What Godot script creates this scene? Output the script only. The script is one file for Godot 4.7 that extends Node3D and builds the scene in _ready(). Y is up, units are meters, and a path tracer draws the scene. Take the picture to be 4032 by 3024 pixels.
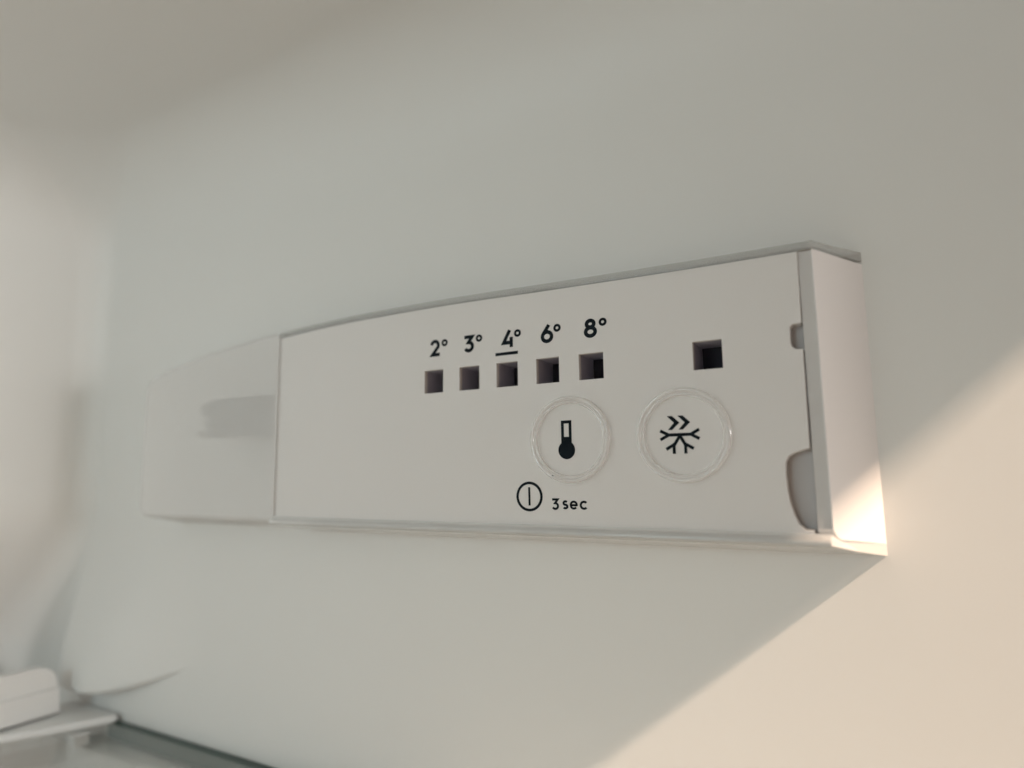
extends Node3D
# Close-up of a control panel on the inner side wall of a refrigerator.
# Lengths below are millimetres in the panel's own frame (x into the side wall, y up, z towards the door);
# every mesh is written out in metres.
const MM := 0.001
const WALL_X := 12.0        # side wall
const FRONT_Z := 176.5      # mouth of the cabinet
const TOP_Y := 84.0         # ceiling
const FLOOR_Y := -190.0  # unseen floor, set high to cut light bounced from below
const LEFT_X := -390.0
const SHELF_Y := -93.6      # top of the glass
const LAMP_END := -66.3     # where the frosted lamp end meets the white fascia
const PANEL_BACK := -123.5
const FACE_X := -0.5         # outer face of the clear cover
const PLATE_X := 0.05        # white plate behind it

var M := {}

# ---------------------------------------------------------------- mesh collector
class Shape:
	var v := PackedVector3Array()
	var n := PackedVector3Array()
	func tri(a: Vector3, b: Vector3, c: Vector3, out := Vector3.ZERO) -> void:
		var f := (c - a).cross(b - a)
		if f.length() < 1e-9:
			return
		f = f.normalized()
		if out != Vector3.ZERO and f.dot(out) < 0.0:
			var t := b
			b = c
			c = t
			f = -f
		v.append_array([a, b, c])
		n.append_array([f, f, f])
	func quad(a: Vector3, b: Vector3, c: Vector3, d: Vector3, out := Vector3.ZERO) -> void:
		tri(a, b, c, out)
		tri(a, c, d, out)
	func tri_n(p: Array, q: Array) -> void:
		var f: Vector3 = (p[2] - p[0]).cross(p[1] - p[0])
		if f.length() < 1e-9:
			return
		var o := [0, 1, 2] if f.dot(q[0] + q[1] + q[2]) >= 0.0 else [0, 2, 1]
		for k in o:
			v.append(p[k])
			n.append(q[k])
	func box(a: Vector3, b: Vector3) -> void:
		var c := (a + b) / 2.0
		var h := (b - a) / 2.0
		for ax in 3:
			for s in [-1.0, 1.0]:
				var d := Vector3.ZERO
				d[ax] = s
				var e := Vector3.ZERO
				e[(ax + 1) % 3] = 1
				var g := Vector3.ZERO
				g[(ax + 2) % 3] = 1
				var m := c + d * h
				quad(m - e * h - g * h, m + e * h - g * h, m + e * h + g * h, m - e * h + g * h, d)
	# a rectangular net of points with smooth normals that look towards `out`
	func net(p: Array, out := Vector3.ZERO, normals := []) -> void:
		var rows: int = p.size()
		var cols: int = p[0].size()
		var nn := []
		if normals.is_empty():
			for i in rows:
				var r := []
				for j in cols:
					var du: Vector3 = p[mini(i + 1, rows - 1)][j] - p[maxi(i - 1, 0)][j]
					var dv: Vector3 = p[i][mini(j + 1, cols - 1)] - p[i][maxi(j - 1, 0)]
					var k := du.cross(dv)
					k = k.normalized() if k.length() > 1e-9 else Vector3.UP
					if k.dot(out) < 0.0:
						k = -k
					r.append(k)
				nn.append(r)
		else:
			nn = normals
		for i in rows - 1:
			for j in cols - 1:
				tri_n([p[i][j], p[i + 1][j], p[i + 1][j + 1]], [nn[i][j], nn[i + 1][j], nn[i + 1][j + 1]])
				tri_n([p[i][j], p[i + 1][j + 1], p[i][j + 1]], [nn[i][j], nn[i + 1][j + 1], nn[i][j + 1]])

func mesh_of(s: Shape) -> ArrayMesh:
	var pos := PackedVector3Array()
	pos.resize(s.v.size())
	for i in s.v.size():
		pos[i] = s.v[i] * MM
	var a := []
	a.resize(Mesh.ARRAY_MAX)
	a[Mesh.ARRAY_VERTEX] = pos
	a[Mesh.ARRAY_NORMAL] = s.n
	var m := ArrayMesh.new()
	m.add_surface_from_arrays(Mesh.PRIMITIVE_TRIANGLES, a)
	return m

# one named mesh; its vertices are given in the panel frame and moved to the parent's origin
func put(called: String, s: Shape, mat: Material, parent: Node3D = self, label := "") -> MeshInstance3D:
	var o := MeshInstance3D.new()
	o.name = called
	if parent != self:
		var off: Vector3 = parent.get_meta("origin_mm", Vector3.ZERO)
		for i in s.v.size():
			s.v[i] -= off
		o.set_meta("origin_mm", off)
	o.mesh = mesh_of(s)
	o.material_override = null
	o.mesh.surface_set_material(0, mat)
	o.cast_shadow = GeometryInstance3D.SHADOW_CASTING_SETTING_ON
	if label:
		o.set_meta("label", label)
	parent.add_child(o, true)
	return o

func thing(called: String, label: String, category: String, at_mm: Vector3) -> Node3D:
	var o := Node3D.new()
	o.name = called
	o.position = at_mm * MM
	o.set_meta("origin_mm", at_mm)
	o.set_meta("label", label)
	o.set_meta("category", category)
	add_child(o, true)
	return o

func structure(o: Node3D, label: String) -> void:
	o.set_meta("kind", "structure")
	o.set_meta("label", label)

func plastic(c: Color, rough: float, spec := 0.5) -> StandardMaterial3D:
	var m := StandardMaterial3D.new()
	m.albedo_color = c.linear_to_srgb()
	m.roughness = rough
	m.metallic_specular = spec
	return m

func clear(c: Color, alpha: float, rough := 0.05) -> StandardMaterial3D:
	var m := plastic(c, rough)
	m.albedo_color.a = alpha
	m.transparency = BaseMaterial3D.TRANSPARENCY_ALPHA
	return m

func smooth(a: float, b: float, x: float) -> float:
	return smoothstep(a, b, x)

# ---------------------------------------------------------------- outline of the panel
func top_y(z: float) -> float:
	var t := [[-123.5, 7.6], [-120.3, 9.0], [-113.0, 10.9], [-105.3, 12.3], [-95.0, 14.0], [-85.5, 15.1], [-67.6, 16.6], [-50.0, 17.6], [-36.0, 18.0], [-13.0, 18.1], [11.0, 17.7], [38.0, 17.4], [57.5, 17.4], [70.0, 17.3]]
	for i in t.size() - 1:
		if z <= t[i + 1][0]:
			var h0: float = t[i][1]
			var h1: float = t[i + 1][1]
			var w0: float = t[i][0]
			var w1: float = t[i + 1][0]
			var m0: float = (h1 - t[i - 1][1]) / (w1 - t[i - 1][0]) if i > 0 else (h1 - h0) / (w1 - w0)
			var m1: float = (t[i + 2][1] - h0) / (t[i + 2][0] - w0) if i + 2 < t.size() else (h1 - h0) / (w1 - w0)
			var u: float = clampf((z - w0) / (w1 - w0), 0.0, 1.0)
			var d := w1 - w0
			return (2 * u * u * u - 3 * u * u + 1) * h0 + (u * u * u - 2 * u * u + u) * d * m0 + (-2 * u * u * u + 3 * u * u) * h1 + (u * u * u - u * u) * d * m1
	return 17.3

func end_z(x: float) -> float:
	return 57.0 + maxf(0.0, x - 0.4) * 0.62

# outer outline of the cover at z, from the wall over the top, down the front and along the bottom to the wall
func outline(z: float, inset: float) -> Array:
	var ty := top_y(z) - inset
	var x0 := FACE_X + inset * 0.5
	var r := 1.5 - inset * 0.35
	var pts := [Vector2(WALL_X, ty), Vector2(6.0, ty)]
	for k in 7:
		var a := PI / 2 * k / 6.0
		pts.append(Vector2(x0 + r - r * sin(a), ty - r + r * cos(a)))
	var by := -31.2 + inset
	for k in 9:
		var a := deg_to_rad(80.0) * k / 8.0
		pts.append(Vector2(x0 + r - r * cos(a), by + r - r * sin(a)))
	var e: Vector2 = pts[-1]
	pts.append(Vector2(6.0, e.y - (6.0 - e.x) * 0.19))
	pts.append(Vector2(WALL_X, e.y - (WALL_X - e.x) * 0.19))
	return pts

# closed cross-sections of the two solid rails of clear plastic along the top and the bottom
func rail_section(z: float, top: bool) -> Array:
	var o := outline(z, 0.0)
	var pts: Array = o.slice(0, 9) if top else o.slice(9, o.size())
	var t := top_y(z) - 1.6
	if not top:   # the lower rail stands proud of the face as a rounded lip
		pts = [Vector2(FACE_X, -29.6), Vector2(FACE_X - 0.12, -29.9), Vector2(FACE_X - 0.45, -30.15), Vector2(FACE_X - 0.85, -30.3), Vector2(FACE_X - 1.15, -30.5), Vector2(FACE_X - 1.3, -30.85), Vector2(FACE_X - 1.25, -31.2), Vector2(FACE_X - 0.9, -31.5), Vector2(0.2, -31.8), Vector2(6.0, -32.8), Vector2(WALL_X, -33.9)]
	if top:
		pts.append_array([Vector2(0.9, t + 0.35), Vector2(0.9, t), Vector2(WALL_X, t)])
	else:
		pts.append_array([Vector2(WALL_X, -31.9), Vector2(1.1, -30.1), Vector2(0.3, -29.75)])
	return pts

func sweep(s: Shape, sections: Array, smooth_count: int) -> void:
	var c: int = sections[0].size()
	for i in sections.size() - 1:
		for k in c:
			var j := (k + 1) % c
			var a: Vector3 = sections[i][k]
			var b: Vector3 = sections[i][j]
			var e: Vector3 = sections[i + 1][j]
			var d: Vector3 = sections[i + 1][k]
			var mid := Vector3.ZERO
			for q in sections[i]:
				mid += q / c
			if k < smooth_count:
				var nn := []
				for w in [k, j]:
					var p: Vector3 = sections[i][maxi(w - 1, 0)]
					var q: Vector3 = sections[i][mini(w + 1, smooth_count)]
					var n := Vector3(q.y - p.y, p.x - q.x, 0).normalized()
					if n.dot((a + b) / 2 - mid) < 0.0:
						n = -n
					nn.append(n)
				s.tri_n([a, b, e], [nn[0], nn[1], nn[1]])
				s.tri_n([a, e, d], [nn[0], nn[1], nn[0]])
			else:
				s.quad(a, b, e, d, (a + b) / 2 - mid)
	for i in [0, sections.size() - 1]:
		var flat := PackedVector2Array()
		for q in sections[i]:
			flat.append(Vector2(q.x, q.y))
		var idx := Geometry2D.triangulate_polygon(flat)
		for m in range(0, idx.size(), 3):
			s.tri(sections[i][idx[m]], sections[i][idx[m + 1]], sections[i][idx[m + 2]], Vector3(0, 0, -1 if i == 0 else 1))

func rail(top: bool) -> Shape:
	var s := Shape.new()
	var secs := []
	for i in 41:
		var t := i / 40.0
		var row := []
		var ref := rail_section(lerpf(LAMP_END, 57.0, t), top)
		for k in ref.size():
			var z := lerpf(LAMP_END, end_z(ref[k].x), t)
			var q: Vector2 = rail_section(z, top)[k]
			row.append(Vector3(q.x, q.y, z))
		secs.append(row)
	sweep(s, secs, 8 if top else 10)
	return s

# the frosted end: a closed cap with the same outline
func frosted_end() -> Shape:
	var s := Shape.new()
	var p := []
	var nn := []
	for i in 25:
		var z := lerpf(PANEL_BACK, LAMP_END - 0.01, i / 24.0)
		# the free end is rounded off
		var tuck := 1.6 * pow(clampf(1.0 - (z - PANEL_BACK) / 4.0, 0.0, 1.0), 2.0)
		var o := outline(z, tuck)
		var row := []
		var nr := []
		for k in o.size():
			row.append(Vector3(o[k].x, o[k].y, z))
			var d: Vector2 = o[mini(k + 1, o.size() - 1)] - o[maxi(k - 1, 0)]
			var n := Vector3(d.y, -d.x, 0).normalized()
			if n.dot(row[k] - Vector3(WALL_X + 1.0, -8.0, z)) < 0.0:
				n = -n
			nr.append((n + Vector3(0, 0, -tuck * 0.4)).normalized())
		p.append(row)
		nn.append(nr)
	s.net(p, Vector3.ZERO, nn)
	for k in p[0].size() - 1:
		s.quad(p[0][k], p[0][k + 1], Vector3(WALL_X, p[0][k + 1].y, PANEL_BACK), Vector3(WALL_X, p[0][k].y, PANEL_BACK), Vector3(0, 0, -1))
	return s

# ---------------------------------------------------------------- print: strokes raised by the thickness of the ink
func stroke(s: Shape, pts: Array, w: float, x: float, closed := false) -> void:
	var c: int = pts.size()
	var lt := []
	var rt := []
	for i in c:
		var a: Vector2 = pts[(i - 1 + c) % c] if closed or i > 0 else pts[i]
		var b: Vector2 = pts[(i + 1) % c] if closed or i < c - 1 else pts[i]
		var p: Vector2 = pts[i]
		var d0 := (p - a).normalized() if p != a else (b - p).normalized()
		var d1 := (b - p).normalized() if b != p else d0
		var n0 := Vector2(-d0.y, d0.x)
		var n1 := Vector2(-d1.y, d1.x)
		var m := (n0 + n1).normalized()
		var k := w / 2.0 / maxf(0.35, m.dot(n0))
		lt.append(p + m * k)
		rt.append(p - m * k)
	var h0 := x
	var h1 := x - 0.03
	var last := c if closed else c - 1
	for i in last:
		var j := (i + 1) % c
		s.quad(on_face(lt[i], h1), on_face(lt[j], h1), on_face(rt[j], h1), on_face(rt[i], h1), Vector3(-1, 0, 0))
		for e in [lt, rt]:
			s.quad(on_face(e[i], h1), on_face(e[j], h1), on_face(e[j], h0), on_face(e[i], h0))

func on_face(q: Vector2, h: float) -> Vector3:
	return Vector3(h, q.y, q.x)

func cap_low(k: float) -> float:
	return lerpf(-30.4, -32.0, k) + 1.5 * pow(1.0 - minf(k / 0.14, 1.0), 2.0)

func fill(s: Shape, poly: PackedVector2Array, x: float) -> void:
	var idx := Geometry2D.triangulate_polygon(poly)
	for i in range(0, idx.size(), 3):
		s.tri(Vector3(x, poly[idx[i]].y, poly[idx[i]].x), Vector3(x, poly[idx[i + 1]].y, poly[idx[i + 1]].x), Vector3(x, poly[idx[i + 2]].y, poly[idx[i + 2]].x), Vector3(-1, 0, 0))

func arc(c: Vector2, rx: float, ry: float, a0: float, a1: float, steps := 16) -> Array:
	var p := []
	for i in steps + 1:
		var a := deg_to_rad(lerpf(a0, a1, i / float(steps)))
		p.append(c + Vector2(rx * cos(a), ry * sin(a)))
	return p

func moved(pts: Array, by: Vector2, k := 1.0) -> Array:
	var out := []
	for p in pts:
		out.append(p * k + by)
	return out

func ring(c: Vector2, rx: float, ry: float) -> Array:
	var p := arc(c, rx, ry, 0, 360, 32)
	p.pop_back()
	return p

func figure(d: String, by: Vector2, k: float, w: float, x: float) -> Shape:
	var s := Shape.new()
	var paths := []
	match d:
		"2":
			var a := arc(Vector2(1.2, 2.36), 0.9, 0.9, 172, -28, 14)
			a.append_array([Vector2(0.52, 0.31), Vector2(2.5, 0.31)])
			paths = [a]
		"3":
			var a := [Vector2(0.12, 3.24), Vector2(2.05, 3.24), Vector2(1.12, 2.08)]
			a.append_array(arc(Vector2(1.2, 1.2), 0.94, 0.89, 72, -152, 16))
			paths = [a]
		"4":
			paths = [[Vector2(1.95, 3.55), Vector2(0.5, 0.98), Vector2(2.3, 0.98)], [Vector2(2.3, 2.1), Vector2(2.3, 0.0)]]
		"6":
			paths = [[Vector2(1.78, 3.55), Vector2(0.46, 1.72)]]
		"8":
			pass
	for q in paths:
		stroke(s, moved(q, by, k), w, x)
		x -= 0.004
	if d == "6":
		stroke(s, moved(ring(Vector2(1.33, 1.22), 1.0, 0.93), by, k), w, x, true)
	if d == "8":
		stroke(s, moved(ring(Vector2(1.27, 1.1), 0.97, 0.8), by, k), w, x, true)
		stroke(s, moved(ring(Vector2(1.27, 2.63), 0.74, 0.64), by, k), w, x - 0.004, true)
	return s

# ---------------------------------------------------------------- liner of the cabinet
func back_z(y: float) -> float:
	return lerpf(-198.0, -174.0, smooth(-76.0, -26.0, y))

func liner_y() -> Array:      # [y, inset across, inset along]
	var out := []
	for y in [FLOOR_Y, -170.0, -140.0, -120.0, -110.0]:
		out.append([y, 0.0, 0.0])
	var y := -104.0
	while y < 56.0:
		out.append([y, 0.0, 0.0])
		y += 4.0
	for k in 17:
		var a := PI / 2 * k / 16.0
		out.append([57.0 + (TOP_Y - 57.0) * sin(a), 24.0 * (1.0 - cos(a)), 27.0 * (1.0 - cos(a))])
	return out

func corner_r(y: float, inset: float) -> float:
	return 9.0 + inset * 0.7 + 7.0 * smooth(-40.0, -75.0, y)

# points of the liner at one height, from the mouth at the right, round the back, to the mouth at the left
func liner_row(e: Array) -> Array:
	var y: float = e[0]
	var r := corner_r(y, e[2])
	var xr: float = WALL_X - e[1]
	var xl: float = LEFT_X + e[1]
	var zb: float = back_z(y) + e[2]
	var p := []
	for k in 41:
		p.append(Vector3(xr, y, lerpf(FRONT_Z, zb + r, k / 40.0)))
	for k in range(1, 17):
		var a := PI / 2 * k / 16.0
		p.append(Vector3(xr - r + r * cos(a), y, zb + r - r * sin(a)))
	for k in range(1, 21):
		p.append(Vector3(lerpf(xr - r, xl + r, k / 20.0), y, zb))
	for k in range(1, 17):
		var a := PI / 2 * k / 16.0
		p.append(Vector3(xl + r - r * sin(a), y, zb + r - r * cos(a)))
	for k in range(1, 21):
		p.append(Vector3(xl, y, lerpf(zb + r, FRONT_Z, k / 20.0)))
	return p

func build_liner() -> void:
	var ys := liner_y()
	var net := []
	for e in ys:
		net.append(liner_row(e))
	var rows := net.size()
	var cols: int = net[0].size()
	var centre := Vector3(-190, -150, 60)
	var nn := []
	for i in rows:
		var r := []
		for j in cols:
			var du: Vector3 = net[mini(i + 1, rows - 1)][j] - net[maxi(i - 1, 0)][j]
			var dv: Vector3 = net[i][mini(j + 1, cols - 1)] - net[i][maxi(j - 1, 0)]
			var k := du.cross(dv).normalized()
			if k.dot(centre - net[i][j]) < 0.0:
				k = -k
			if i == rows - 1:
				k = Vector3.DOWN
			r.append(k)
		nn.append(r)
	var cut := rows - 9
	var pieces := [["wall_right", 0, cut, 0, 48, "white plastic side wall the control panel is fixed to"], ["wall_back", 0, cut, 48, 84, "white plastic back wall beyond the control panel"], ["wall_left", 0, cut, 84, cols - 1, "white plastic side wall facing the control panel"], ["ceiling", cut, rows - 1, 0, cols - 1, "white plastic ceiling of the cabinet with rounded edges"]]
	for q in pieces:
		var s := Shape.new()
		var p := []
		var n := []
		for i in range(q[1], q[2] + 1):
			p.append(net[i].slice(q[3], q[4] + 1))
			n.append(nn[i].slice(q[3], q[4] + 1))
		s.net(p, Vector3.ZERO, n)
		if q[0] == "ceiling":
			var rim: Array = net[rows - 1]
			var half := cols / 2
			for j in half:
				s.quad(rim[j], rim[j + 1], rim[cols - 2 - j], rim[cols - 1 - j], Vector3.DOWN)
		var o := put(q[0], s, M.liner)
		structure(o, q[5])
		if q[0] == "wall_right":
			build_support(o)
	var f := Shape.new()
	f.box(Vector3(LEFT_X - 2, FLOOR_Y - 20, -220), Vector3(WALL_X + 2, FLOOR_Y + 1, FRONT_Z))
	structure(put("floor", f, M.dark_floor), "unseen cabinet floor, raised and darkened to limit bounced light")
	# insulated outer walls round the liner
	var c := Shape.new()
	c.box(Vector3(WALL_X + 8, FLOOR_Y - 60, -240), Vector3(WALL_X + 50, TOP_Y + 50, FRONT_Z - 1))
	c.box(Vector3(LEFT_X - 50, FLOOR_Y - 60, -240), Vector3(LEFT_X - 8, TOP_Y + 50, FRONT_Z - 1))
	c.box(Vector3(LEFT_X - 7.9, TOP_Y + 4, -240), Vector3(WALL_X + 7.9, TOP_Y + 50, FRONT_Z - 1))
	c.box(Vector3(LEFT_X - 7.9, FLOOR_Y - 60, -240), Vector3(WALL_X + 7.9, TOP_Y + 3.9, -205))
	structure(put("wall_outer", c, M.liner), "insulated outer walls of the cabinet")

# rounded rib moulded into the side wall above the back of the shelf
func build_support(wall: MeshInstance3D) -> void:
	var p := []
	for i in 37:
		var z := lerpf(-174.5, -108.0, i / 36.0)
		var yb := -86.6 + 13.0 * pow(clampf((z + 160.0) / 48.0, 0.0, 1.0), 1.6) + 1.2 * smooth(-163, -176, z)
		var h := 6.5 * (1.0 - smooth(-158.0, -110.0, z)) * smooth(-177.0, -171.0, z) + 0.02
		var row := [Vector3(WALL_X + 1.0, yb + 0.8, z)]
		for k in 6:
			var a := PI / 2 * k / 5.0
			row.append(Vector3(WALL_X - h + 1.6 * (1.0 - sin(a)) * minf(1.0, h / 2.0), yb + 1.6 - 1.6 * cos(a), z))
		for k in range(1, 15):
			var t := k / 14.0
			row.append(Vector3(WALL_X - h * (1.0 - smooth(0.0, 1.0, t)) + 0.12 * t, yb + 1.6 + 46.0 * t, z))
		p.append(row)
	var s := Shape.new()
	s.net(p, Vector3(-1, -0.6, 0.0))
	put("shelf_support", s, M.liner, wall, "rounded rib moulded into the wall above the shelf")
	var l := Shape.new()
	l.box(Vector3(3.0, -106.0, -172.0), Vector3(WALL_X + 0.5, -99.2, 180.0))
	put("shelf_ledge", l, M.liner, wall, "ledge in the wall that carries the glass shelf")

# ---------------------------------------------------------------- lamp on the far side wall
func build_cabinet_lamp() -> void:
	var t := thing("cabinet_lamp", "small oblong white cabinet lamp on the far side wall", "lamp", Vector3(LEFT_X, 40, -90))
	var f := Shape.new()
	for q in [[Vector3(0, -30, -55), Vector3(5, -25.2, 55)], [Vector3(0, 25.2, -55), Vector3(5, 30, 55)], [Vector3(0, -25.1, -55), Vector3(5, 25.1, -50.2)], [Vector3(0, -25.1, 50.2), Vector3(5, 25.1, 55)]]:
		f.box(q[0] + Vector3(LEFT_X + 0.1, 40, -90), q[1] + Vector3(LEFT_X + 0.1, 40, -90))
	put("frame", f, M.trim, t)
	var d := Shape.new()
	d.box(Vector3(LEFT_X + 0.2, 15.0, -140.0), Vector3(LEFT_X + 4.0, 65.0, -40.0))
	put("diffuser", d, M.diffuser, t)

# ---------------------------------------------------------------- glass shelf
func build_shelf() -> void:
	var t := thing("glass_shelf", "clear glass shelf with white plastic rear trim below the control panel", "shelf", Vector3(-190, SHELF_Y - 4.0, 0))
	var g := Shape.new()
	g.box(Vector3(-384.0, SHELF_Y - 4.0, -166.0), Vector3(8.5, SHELF_Y, 170.0))
	put("glass_pane", g, M.glass, t)
	var e := Shape.new()
	e.box(Vector3(8.55, SHELF_Y - 4.0, -146.0), Vector3(11.5, SHELF_Y - 0.1, 170.0))  # green edge made wider, its dark colour also paints the shaded gap
	put("glass_edge_shade", e, M.glass_edge_shade, t, "dark green edge of the glass, widened to paint the shaded gap beside the wall")
	# rear trim: a flat strip that grips the glass, its front lip rounded, swept in plan round the corner
	var path := [Vector2(10.3, -144.6), Vector2(9.6, -144.2), Vector2(8.6, -144.5), Vector2(-3.0, -150.4), Vector2(-15.1, -157.0), Vector2(-40.0, -162.0), Vector2(-384.0, -162.0)]
	var prof := [Vector2(26.0, -91.4), Vector2(1.2, -91.4), Vector2(0.6, -91.5), Vector2(0.2, -91.8), Vector2(0.0, -92.3), Vector2(0.1, -92.9), Vector2(0.3, -93.5)]
	var p := []
	for i in path.size():
		var row := []
		for q in prof:
			row.append(Vector3(path[i].x, q.y, path[i].y - q.x))
		p.append(row)
	var s := Shape.new()
	s.net(p, Vector3(0, 0.7, 0.7))
	var cap := []
	for q in prof:
		cap.append(Vector3(path[0].x, q.y, path[0].y - q.x))
	for i in range(1, cap.size() - 1):
		s.tri(Vector3(path[0].x, -93.5, path[0].y - 26.0), cap[i], cap[i + 1], Vector3(1, 0, 0))
	s.tri(Vector3(path[0].x, -93.5, path[0].y - 26.0), cap[0], cap[1], Vector3(1, 0, 0))
	put("rear_trim", s, M.trim, t)
	# upright stop behind the strip, its top corner rounded
	var u := Shape.new()
	var up := []
	var line := [Vector2(-384, -91), Vector2(-384, -76.6), Vector2(-6.0, -76.6)]
	for q in arc(Vector2(-5.0, -81.6), 5.8, 5.0, 80, 5, 8):
		line.append(q)
	line.append(Vector2(2.4, -91))
	var poly := PackedVector2Array(line)
	var idx := Geometry2D.triangulate_polygon(poly)
	for zz in [-161.5, -165.0]:
		for i in range(0, idx.size(), 3):
			u.tri(Vector3(poly[idx[i]].x, poly[idx[i]].y, zz), Vector3(poly[idx[i + 1]].x, poly[idx[i + 1]].y, zz), Vector3(poly[idx[i + 2]].x, poly[idx[i + 2]].y, zz), Vector3(0, 0, 1 if zz > -163 else -1))
	for i in line.size():
		var a: Vector2 = line[i]
		var b: Vector2 = line[(i + 1) % line.size()]
		u.quad(Vector3(a.x, a.y, -161.5), Vector3(b.x, b.y, -161.5), Vector3(b.x, b.y, -165.0), Vector3(a.x, a.y, -165.0))
	u.box(Vector3(-384.0, -90.5, -161.45), Vector3(1.2, -83.4, -160.2))
	put("rear_stop", u, M.trim, t)
	var c := Shape.new()
	c.box(Vector3(-1.0, -97.6, -150.0), Vector3(3.2, -94.6, -146.2))  # solid block that plays a reflection seen in the glass
	put("clip_reflection", c, M.trim, t, "small pale block set in the glass as a reflection of the rear trim")

# ---------------------------------------------------------------- control panel
func build_panel() -> void:
	var t := thing("control_panel", "white refrigerator temperature control panel under a clear plastic cover on the side wall", "control panel", Vector3(WALL_X, -31.0, -30.0))
	var fx := PLATE_X
	var out := Vector3(-1, 0, 0)
	# --- white fascia, pierced by the indicator windows and cut out along its front end
	var holes := [-18.28, -9.14, 0.0, 9.14, 18.28, 39.85]
	var zs := [50.4]
	var z := LAMP_END - 1.6
	while z < 50.0:
		zs.append(z)
		z += 3.0
	for h in holes:
		zs.append_array([h - 2.5, h + 2.5])
	zs.sort()
	var f := Shape.new()
	for i in zs.size() - 1:
		var a: float = zs[i]
		var b: float = zs[i + 1]
		if b - a < 0.01:
			continue
		var hole := false
		for h in holes:
			if a > h - 2.51 and b < h + 2.51:
				hole = true
		f.quad(Vector3(fx, -29.7, a), Vector3(fx, -29.7, b), Vector3(fx, -2.5, b), Vector3(fx, -2.5, a), out)
		if not hole:
			f.quad(Vector3(fx, -2.5, a), Vector3(fx, -2.5, b), Vector3(fx, 2.5, b), Vector3(fx, 2.5, a), out)
		f.quad(Vector3(fx, 2.5, a), Vector3(fx, 2.5, b), Vector3(fx, top_y(b) - 1.75, b), Vector3(fx, top_y(a) - 1.75, a), out)
	# front end: one sheet with two cut-outs that open towards the end cap
	var ty := top_y(52.0) - 1.75
	var edge := [Vector2(54.7, -29.3), Vector2(53.4, -29.2), Vector2(52.5, -28.4), Vector2(51.9, -27.0), Vector2(51.4, -25.2), Vector2(51.1, -23.0), Vector2(51.0, -20.5), Vector2(51.1, -18.6), Vector2(51.6, -17.6), Vector2(52.6, -17.0), Vector2(54.75, -16.4), Vector2(54.85, -0.6), Vector2(53.9, -0.55), Vector2(53.3, -0.1), Vector2(53.05, 0.7), Vector2(53.1, 3.3), Vector2(53.6, 3.75), Vector2(54.9, 3.8), Vector2(55.0, ty)]
	var poly := PackedVector2Array([Vector2(50.4, ty), Vector2(50.4, -29.7), Vector2(54.7, -29.7)])
	poly.append_array(PackedVector2Array(edge))
	fill(f, poly, fx)
	for i in edge.size() - 1:   # rounded edge that drops back
		var a: Vector2 = edge[i]
		var b: Vector2 = edge[i + 1]
		var nrm := Vector2(b.y - a.y, a.x - b.x).normalized()
		var o := Vector3(-0.5, nrm.y, nrm.x)
		var pa := Vector3(fx, a.y, a.x)
		var pb := Vector3(fx, b.y, b.x)
		var lean := Vector3(0.2, nrm.y * 0.1, nrm.x * 0.1)
		f.quad(pa, pb, pb + lean, pa + lean, o)
		f.quad(pa + lean, pb + lean, Vector3(fx + 2.4, pb.y + lean.y, pb.z + lean.z), Vector3(fx + 2.4, pa.y + lean.y, pa.z + lean.z), o)
	# edges that turn back to the wall
	var zl: float = zs[0]
	zs.append(55.0)
	for i in zs.size() - 1:
		f.quad(Vector3(fx, top_y(zs[i]) - 1.75, zs[i]), Vector3(fx, top_y(zs[i + 1]) - 1.75, zs[i + 1]), Vector3(11.8, top_y(zs[i + 1]) - 1.75, zs[i + 1]), Vector3(11.8, top_y(zs[i]) - 1.75, zs[i]), Vector3.UP)
	f.quad(Vector3(fx, -29.7, zl), Vector3(fx, -29.7, 55.0), Vector3(11.8, -31.7, 55.0), Vector3(11.8, -31.7, zl), Vector3.DOWN)
	f.quad(Vector3(fx, -29.7, zl), Vector3(fx, top_y(zl) - 1.75, zl), Vector3(11.8, top_y(zl) - 1.75, zl), Vector3(11.8, -31.7, zl), Vector3(0, 0, -1))
	put("fascia", f, M.white, t, "matt white front plate behind the clear cover")
	# --- carrier behind the cut-outs
	var cr := Shape.new()
	cr.box(Vector3(fx + 2.3, -29.9, 50.5), Vector3(fx + 4.0, ty, 54.95))
	put("carrier", cr, M.carrier, t, "grey carrier plate showing in the cut-outs of the front plate")
	var st := Shape.new()
	st.box(Vector3(fx + 0.4, -29.6, 55.14), Vector3(fx + 3.0, ty, 57.2))
	put("end_strip", st, M.strip, t, "narrow white strip between the front plate and its sloping end")
	# --- flared white end towards the door
	var c := Shape.new()
	var o0 := Vector2(fx + 0.15, 57.3)
	var o1 := Vector2(WALL_X, 64.2)
	var ka := [0.0, 0.02, 0.045, 0.08, 0.14, 0.3, 0.5, 0.75, 1.0]
	for i in ka.size() - 1:
		var a: Vector2 = o0.lerp(o1, ka[i])
		var b: Vector2 = o0.lerp(o1, ka[i + 1])
		var ta := lerpf(15.8, 15.2, ka[i])
		var tb := lerpf(15.8, 15.2, ka[i + 1])
		c.quad(Vector3(a.x, cap_low(ka[i]), a.y), Vector3(b.x, cap_low(ka[i + 1]), b.y), Vector3(b.x, tb, b.y), Vector3(a.x, ta, a.y), Vector3(-0.5, 0, 1))
		c.quad(Vector3(a.x, cap_low(ka[i]), a.y), Vector3(b.x, cap_low(ka[i + 1]), b.y), Vector3(b.x, cap_low(ka[i + 1]), b.y - 2.2), Vector3(a.x, cap_low(ka[i]), a.y - 2.2), Vector3.DOWN)
		c.quad(Vector3(a.x, ta, a.y), Vector3(b.x, tb, b.y), Vector3(b.x, tb, b.y - 2.2), Vector3(a.x, ta, a.y - 2.2), Vector3.UP)
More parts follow.
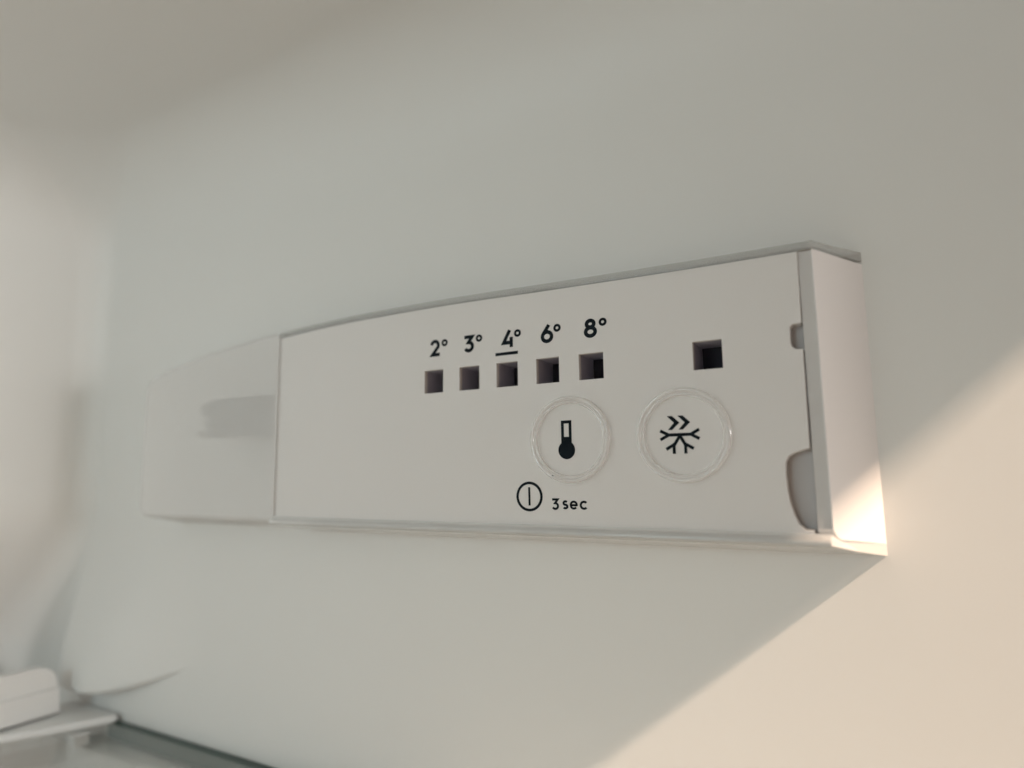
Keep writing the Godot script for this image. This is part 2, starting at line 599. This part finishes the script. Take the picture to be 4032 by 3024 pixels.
	c.quad(Vector3(o0.x, cap_low(0.0), o0.y), Vector3(o0.x, 15.8, o0.y), Vector3(fx + 1.45, 15.8, 56.6), Vector3(fx + 1.45, cap_low(0.0), 56.6), Vector3(-0.5, 0, -1))
	put("end_cap", c, M.white, t, "sloping white end of the panel nearest the door")
	# --- clear cover: a thin front sheet between two solid rails
	var sh := Shape.new()
	var zz := []
	for i in 41:
		zz.append(lerpf(LAMP_END, 57.0, i / 40.0))
	for xx in [FACE_X, -0.12]:
		for i in 40:
			sh.quad(Vector3(xx, -29.65, zz[i]), Vector3(xx, -29.65, zz[i + 1]), Vector3(xx, top_y(zz[i + 1]) - 1.55, zz[i + 1]), Vector3(xx, top_y(zz[i]) - 1.55, zz[i]), Vector3(-1 if xx < -0.3 else 1, 0, 0))
	sh.quad(Vector3(FACE_X, -29.65, 57.0), Vector3(-0.12, -29.65, 57.0), Vector3(-0.12, top_y(57.0) - 1.55, 57.0), Vector3(FACE_X, top_y(57.0) - 1.55, 57.0), Vector3(0, 0, 1))
	var cover := put("cover", sh, M.clear, t, "clear plastic cover over the white front plate")
	put("rail", rail(true), M.acrylic, cover, "clear upper edge of the cover")
	put("rail", rail(false), M.lip, cover, "clear glossy lower edge of the cover, whitened to paint its highlight line")
	put("lamp_cover", frosted_end(), M.frosted, t, "frosted rear end of the panel over the lamp")
	# --- lamp module seen dimly through the frosted end
	var lm := Shape.new()
	lm.box(Vector3(7.5, -9.0, -92.0), Vector3(11.9, 1.6, LAMP_END - 2.0))
	var module := put("lamp_module", lm, M.dark_grey, t, "grey lamp module dimly visible inside the frosted end")
	var rng := RandomNumberGenerator.new()
	rng.seed = 7
	for i in 14:
		var y := 0.9 - i * 0.74
		var left := -94.5 - rng.randf() * 4.0 + (2.0 if i == 0 else 0.0) - (2.5 if i > 10 else 0.0)
		var th := 0.52 if i < 10 else 0.34
		var fin := Shape.new()
		fin.box(Vector3(0.7, y - th, left), Vector3(7.4, y, LAMP_END - 1.8))
		put("fin", fin, M.dark_grey, module)
	# --- indicator windows: square light wells with a dark lens at the bottom
	for h in holes:
		var w := Shape.new()
		var v := Shape.new()
		var x1 := fx + 7.5
		for e in [[Vector2(-2.5, -2.5), Vector2(2.5, -2.5)], [Vector2(2.5, -2.5), Vector2(2.5, 2.5)], [Vector2(2.5, 2.5), Vector2(-2.5, 2.5)], [Vector2(-2.5, 2.5), Vector2(-2.5, -2.5)]]:
			var a: Vector2 = e[0]
			var b: Vector2 = e[1]
			var inward := Vector3(0, -(a.y + b.y), -(a.x + b.x))
			v.quad(Vector3(fx, a.y, h + a.x), Vector3(fx, b.y, h + b.x), Vector3(fx + 1.1, b.y, h + b.x), Vector3(fx + 1.1, a.y, h + a.x), inward)
			w.quad(Vector3(fx + 1.1, a.y, h + a.x), Vector3(fx + 1.1, b.y, h + b.x), Vector3(x1, b.y, h + b.x), Vector3(x1, a.y, h + a.x), inward)
		var win := put("indicator_window", w, M.well, t, "square indicator window set apart above the snowflake button" if h > 30 else "")
		var l := Shape.new()
		l.quad(Vector3(x1 - 0.05, -2.5, h - 2.5), Vector3(x1 - 0.05, -2.5, h + 2.5), Vector3(x1 - 0.05, 2.5, h + 2.5), Vector3(x1 - 0.05, 2.5, h - 2.5), out)
		put("lens", l, M.lens, win)
		put("reveal", v, M.white, win)
	# --- printed scale
	var ink := fx - 0.01
	var figs := [["2", -19.15, -15.4, "printed figure 2"], ["3", -10.4, -6.63, "printed figure 3"], ["4", -1.2, 2.56, "printed underlined figure 4"], ["6", 7.85, 11.4, "printed figure 6"], ["8", 17.1, 20.9, "printed figure 8"]]
	for q in figs:
		var g := put("numeral", figure(q[0], Vector2(q[1], 5.5), 1.0, 0.75, ink), M.ink, t, q[3])
		var d := Shape.new()
		stroke(d, ring(Vector2(q[2], 8.22), 0.55, 0.53), 0.5, ink, true)
		put("degree_sign", d, M.ink, g)
	var un := Shape.new()
	stroke(un, [Vector2(-2.65, 4.28), Vector2(2.62, 4.28)], 0.63, ink)
	put("underline", un, M.ink, t, "printed bar under the figure 4")
	var pw := Shape.new()
	stroke(pw, ring(Vector2(4.7, -24.32), 2.62, 2.6), 0.52, ink, true)
	stroke(pw, [Vector2(4.68, -22.55), Vector2(4.72, -26.05)], 0.44, ink)
	put("power_symbol", pw, M.ink, t, "printed power symbol, a bar inside a circle")
	var le := figure("3", Vector2(9.5, -26.78), 0.6, 0.42, ink)
	stroke(le, arc(Vector2(12.33, -25.48), 0.38, 0.3, 35, 180, 8) + arc(Vector2(12.33, -25.5), 0.38, 0.3, 180, 270, 5).slice(1) + arc(Vector2(12.3, -26.12), 0.42, 0.32, 90, -145, 12).slice(1), 0.42, ink)
	stroke(le, [Vector2(13.5, -25.86), Vector2(14.62, -25.86)] + arc(Vector2(14.03, -25.84), 0.62, 0.63, 0, 320, 20), 0.4, ink)
	stroke(le, arc(Vector2(16.1, -25.84), 0.66, 0.63, 42, 318, 20), 0.42, ink)
	put("lettering", le, M.ink, t, "printed lettering reading 3sec")
	var sp := Shape.new()
	fill(sp, PackedVector2Array(ring(Vector2(10.36, -20.4), 0.2, 0.14)), FACE_X - 0.65)
	put("speck", sp, M.ink, t, "tiny black speck at the edge of the thermometer button")
	# --- buttons
	for k in 2:
		var cz: float = [13.75, 35.1][k]
		var cy := -13.6
		var disc := []
		for q in [Vector2(6.95, -0.05), Vector2(6.9, -0.3), Vector2(6.7, -0.42), Vector2(6.4, -0.46), Vector2(0.0, -0.5)]:
			disc.append(q + Vector2(0, FACE_X))
		var bt := put("button", lathe(disc, cy, cz), M.clear, t, ["round clear push button with a thermometer symbol", "round clear push button with a snowflake symbol"][k])
		var rim := []
		for q in [Vector2(8.25, 0.03), Vector2(8.2, -0.3), Vector2(8.08, -0.55), Vector2(7.9, -0.68), Vector2(7.7, -0.7), Vector2(7.52, -0.6), Vector2(7.4, -0.42), Vector2(7.32, -0.3), Vector2(7.24, -0.32), Vector2(7.1, -0.44), Vector2(6.95, -0.46), Vector2(6.82, -0.34), Vector2(6.75, -0.1), Vector2(6.72, 0.03)]:
			rim.append(q + Vector2(0, FACE_X))
		put("rim", lathe(rim, cy, cz), M.rim, bt)
		var g := Shape.new()
		var bx := ink - 0.03
		if k == 0:
			thermometer(g, bx)
		else:
			snowflake(g, bx)
		put("symbol", g, M.ink, bt, ["printed black thermometer", "printed black double arrow over half a snowflake"][k])

func lathe(prof: Array, cy: float, cz: float) -> Shape:
	var p := []
	for q in prof:
		var row := []
		for i in 129:
			var a := TAU * i / 128.0
			row.append(Vector3(q.y, cy + q.x * sin(a), cz + q.x * cos(a)))
		p.append(row)
	var s := Shape.new()
	var nn := []
	for i in p.size():
		var a: Vector2 = prof[maxi(i - 1, 0)]
		var b: Vector2 = prof[mini(i + 1, prof.size() - 1)]
		var d := b - a
		var m := Vector2(d.y, -d.x).normalized()   # (radial, x)
		if m.y > 0:
			m = -m
		if prof[i].x == 0.0:
			m = Vector2(0, -1)
		var row := []
		for j in 129:
			var an := TAU * j / 128.0
			row.append(Vector3(m.y, m.x * sin(an), m.x * cos(an)))
		nn.append(row)
	s.net(p, Vector3.ZERO, nn)
	return s

func thermometer(g: Shape, x: float) -> void:
	var c := Vector2(12.87, -15.6)
	var body := PackedVector2Array([Vector2(11.78, -13.1), Vector2(13.95, -13.1), Vector2(13.95, -14.27)])
	for q in arc(c, 1.74, 1.72, 51.0, -231.0, 36):
		body.append(q)
	body.append(Vector2(11.78, -14.27))
	fill(g, body, x)
	stroke(g, [Vector2(12.07, -13.1), Vector2(12.07, -10.27), Vector2(13.66, -10.27), Vector2(13.66, -13.1)], 0.58, x + 0.03)

func snowflake(g: Shape, x: float) -> void:
	var xx := x + 0.03
	for o in [0.0, 1.87]:
		fill(g, PackedVector2Array([Vector2(32.3 + o, -10.22), Vector2(33.2 + o, -10.22), Vector2(34.48 + o, -11.44), Vector2(33.15 + o, -12.66), Vector2(32.4 + o, -12.66), Vector2(33.5 + o, -11.44)]), x)
	stroke(g, [Vector2(32.3, -13.53), Vector2(36.55, -13.53)], 0.56, xx)
	for e in [[Vector2(32.45, -13.5), Vector2(31.0, -12.75)], [Vector2(32.45, -13.55), Vector2(31.0, -14.32)], [Vector2(36.4, -13.5), Vector2(37.82, -12.72)], [Vector2(36.4, -13.55), Vector2(37.8, -14.34)], [Vector2(34.45, -13.7), Vector2(33.42, -15.3)], [Vector2(34.45, -13.7), Vector2(35.35, -15.3)], [Vector2(33.46, -15.15), Vector2(31.98, -16.02)], [Vector2(33.36, -15.05), Vector2(33.36, -16.82)], [Vector2(35.32, -15.15), Vector2(36.75, -15.98)], [Vector2(35.36, -15.05), Vector2(35.36, -16.82)]]:
		xx -= 0.004
		stroke(g, e, 0.54, xx)

func _ready() -> void:
	# ---- camera
	var cam := Camera3D.new()
	cam.name = "camera"
	var at := CameraAttributesPhysical.new()
	at.frustum_focal_length = 20.2
	at.frustum_focus_distance = 0.122
	at.frustum_near = 0.01
	at.frustum_far = 20.0
	at.exposure_aperture = 7.5
	cam.attributes = at
	add_child(cam)
	cam.transform = Transform3D(Basis(Vector3(0.49277743, -0.01252309, 0.87006527), Vector3(-0.11146103, 0.99075098, 0.07738816), Vector3(-0.86298716, -0.13511351, 0.48682389)), Vector3(-112.073, -19.614, 64.390) * MM)
	cam.current = true
	# ---- the room's own dim light outside the cabinet
	var env := Environment.new()
	env.background_mode = Environment.BG_COLOR
	env.background_color = Color(0.09, 0.04, 0.018).linear_to_srgb()
	env.tonemap_mode = Environment.TONE_MAPPER_LINEAR
	env.tonemap_exposure = 0.87
	env.sdfgi_enabled = true
	env.ssao_enabled = true
	env.ssil_enabled = true
	var we := WorldEnvironment.new()
	we.name = "environment"
	we.environment = env
	add_child(we)
	# ---- warm ceiling lamp of the room, high in front of the open cabinet
	area("ceiling_lamp", Vector3(-224, 1085, 1240), Vector3(12, -40, 60), Vector2(0.055, 0.055), Color(1.0, 0.735, 0.54), 7.6)
	# ---- cooler window light that enters almost level from the right and falls on the far side wall and the back wall
	area("window_light", Vector3(220, 62, 1500), Vector3(-150, 0, 0), Vector2(0.9, 0.16), Color(0.98, 0.97, 0.95), 2.2)
	# ---- cool white lamp of the cabinet on the far side wall
	area("cabinet_light", Vector3(LEFT_X + 7.0, 40, -90), Vector3(12, 35, -110), Vector2(0.1, 0.05), Color(0.68, 0.93, 1.0), 0.0175)
	# ---- materials
	M.liner = plastic(Color(0.81, 0.805, 0.785), 0.5, 0.42)
	M.white = plastic(Color(0.785, 0.76, 0.745), 0.55, 0.4)
	M.trim = plastic(Color(0.77, 0.765, 0.75), 0.35, 0.5)
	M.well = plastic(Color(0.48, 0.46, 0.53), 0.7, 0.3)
	M.lens = plastic(Color(0.04, 0.04, 0.052), 0.8, 0.1)
	M.ink = plastic(Color(0.006, 0.011, 0.016), 0.7, 0.25)
	M.dark_grey = plastic(Color(0.07, 0.07, 0.065), 0.6, 0.4)
	M.carrier = plastic(Color(0.50, 0.48, 0.48), 0.6, 0.4)
	M.strip = plastic(Color(0.62, 0.60, 0.59), 0.5, 0.5)
	M.glass_edge_shade = plastic(Color(0.015, 0.045, 0.035), 0.3, 0.5)  # edge green, kept dark to serve as gap shade too
	M.dark_floor = plastic(Color(0.13, 0.14, 0.14), 0.4, 0.5)  # dark tone so the unseen floor returns little light
	M.clear = clear(Color(0.8, 0.8, 0.8), 0.0)
	M.glass = clear(Color(0.62, 0.74, 0.69), 0.05)
	M.clear.metallic_specular = 0.0
	M.diffuser = plastic(Color(0.8, 0.82, 0.82), 0.5)
	M.diffuser.emission_enabled = true
	M.diffuser.emission = Color(0.94, 1.0, 0.99)
	M.diffuser.emission_energy_multiplier = 1.5
	M.acrylic = clear(Color(0.66, 0.66, 0.64), 0.34, 0.1)
	M.rim = clear(Color(0.88, 0.86, 0.84), 0.34, 0.07)
	M.rim.metallic_specular = 0.5
	M.lip = clear(Color(0.93, 0.93, 0.92), 0.6, 0.14)  # whiter than the upper rail, paints a highlight along the lower edge
	M.lip.metallic_specular = 0.5
	M.frosted = plastic(Color(0.91, 0.89, 0.875), 0.42, 0.5)
	M.frosted.albedo_color.a = 0.64
	M.frosted.transparency = BaseMaterial3D.TRANSPARENCY_ALPHA
	# ---- the place and the things in it
	build_liner()
	build_cabinet_lamp()
	build_shelf()
	build_panel()

func area(called: String, from: Vector3, to: Vector3, size: Vector2, colour: Color, energy: float) -> void:
	var l := AreaLight3D.new()
	l.name = called
	l.area_size = size
	l.light_color = colour.linear_to_srgb()
	l.light_energy = energy
	l.area_normalize_energy = true
	l.area_range = 6.0
	l.area_attenuation = 2.0
	l.shadow_enabled = true
	add_child(l)
	l.look_at_from_position(from * MM, to * MM, Vector3.UP)
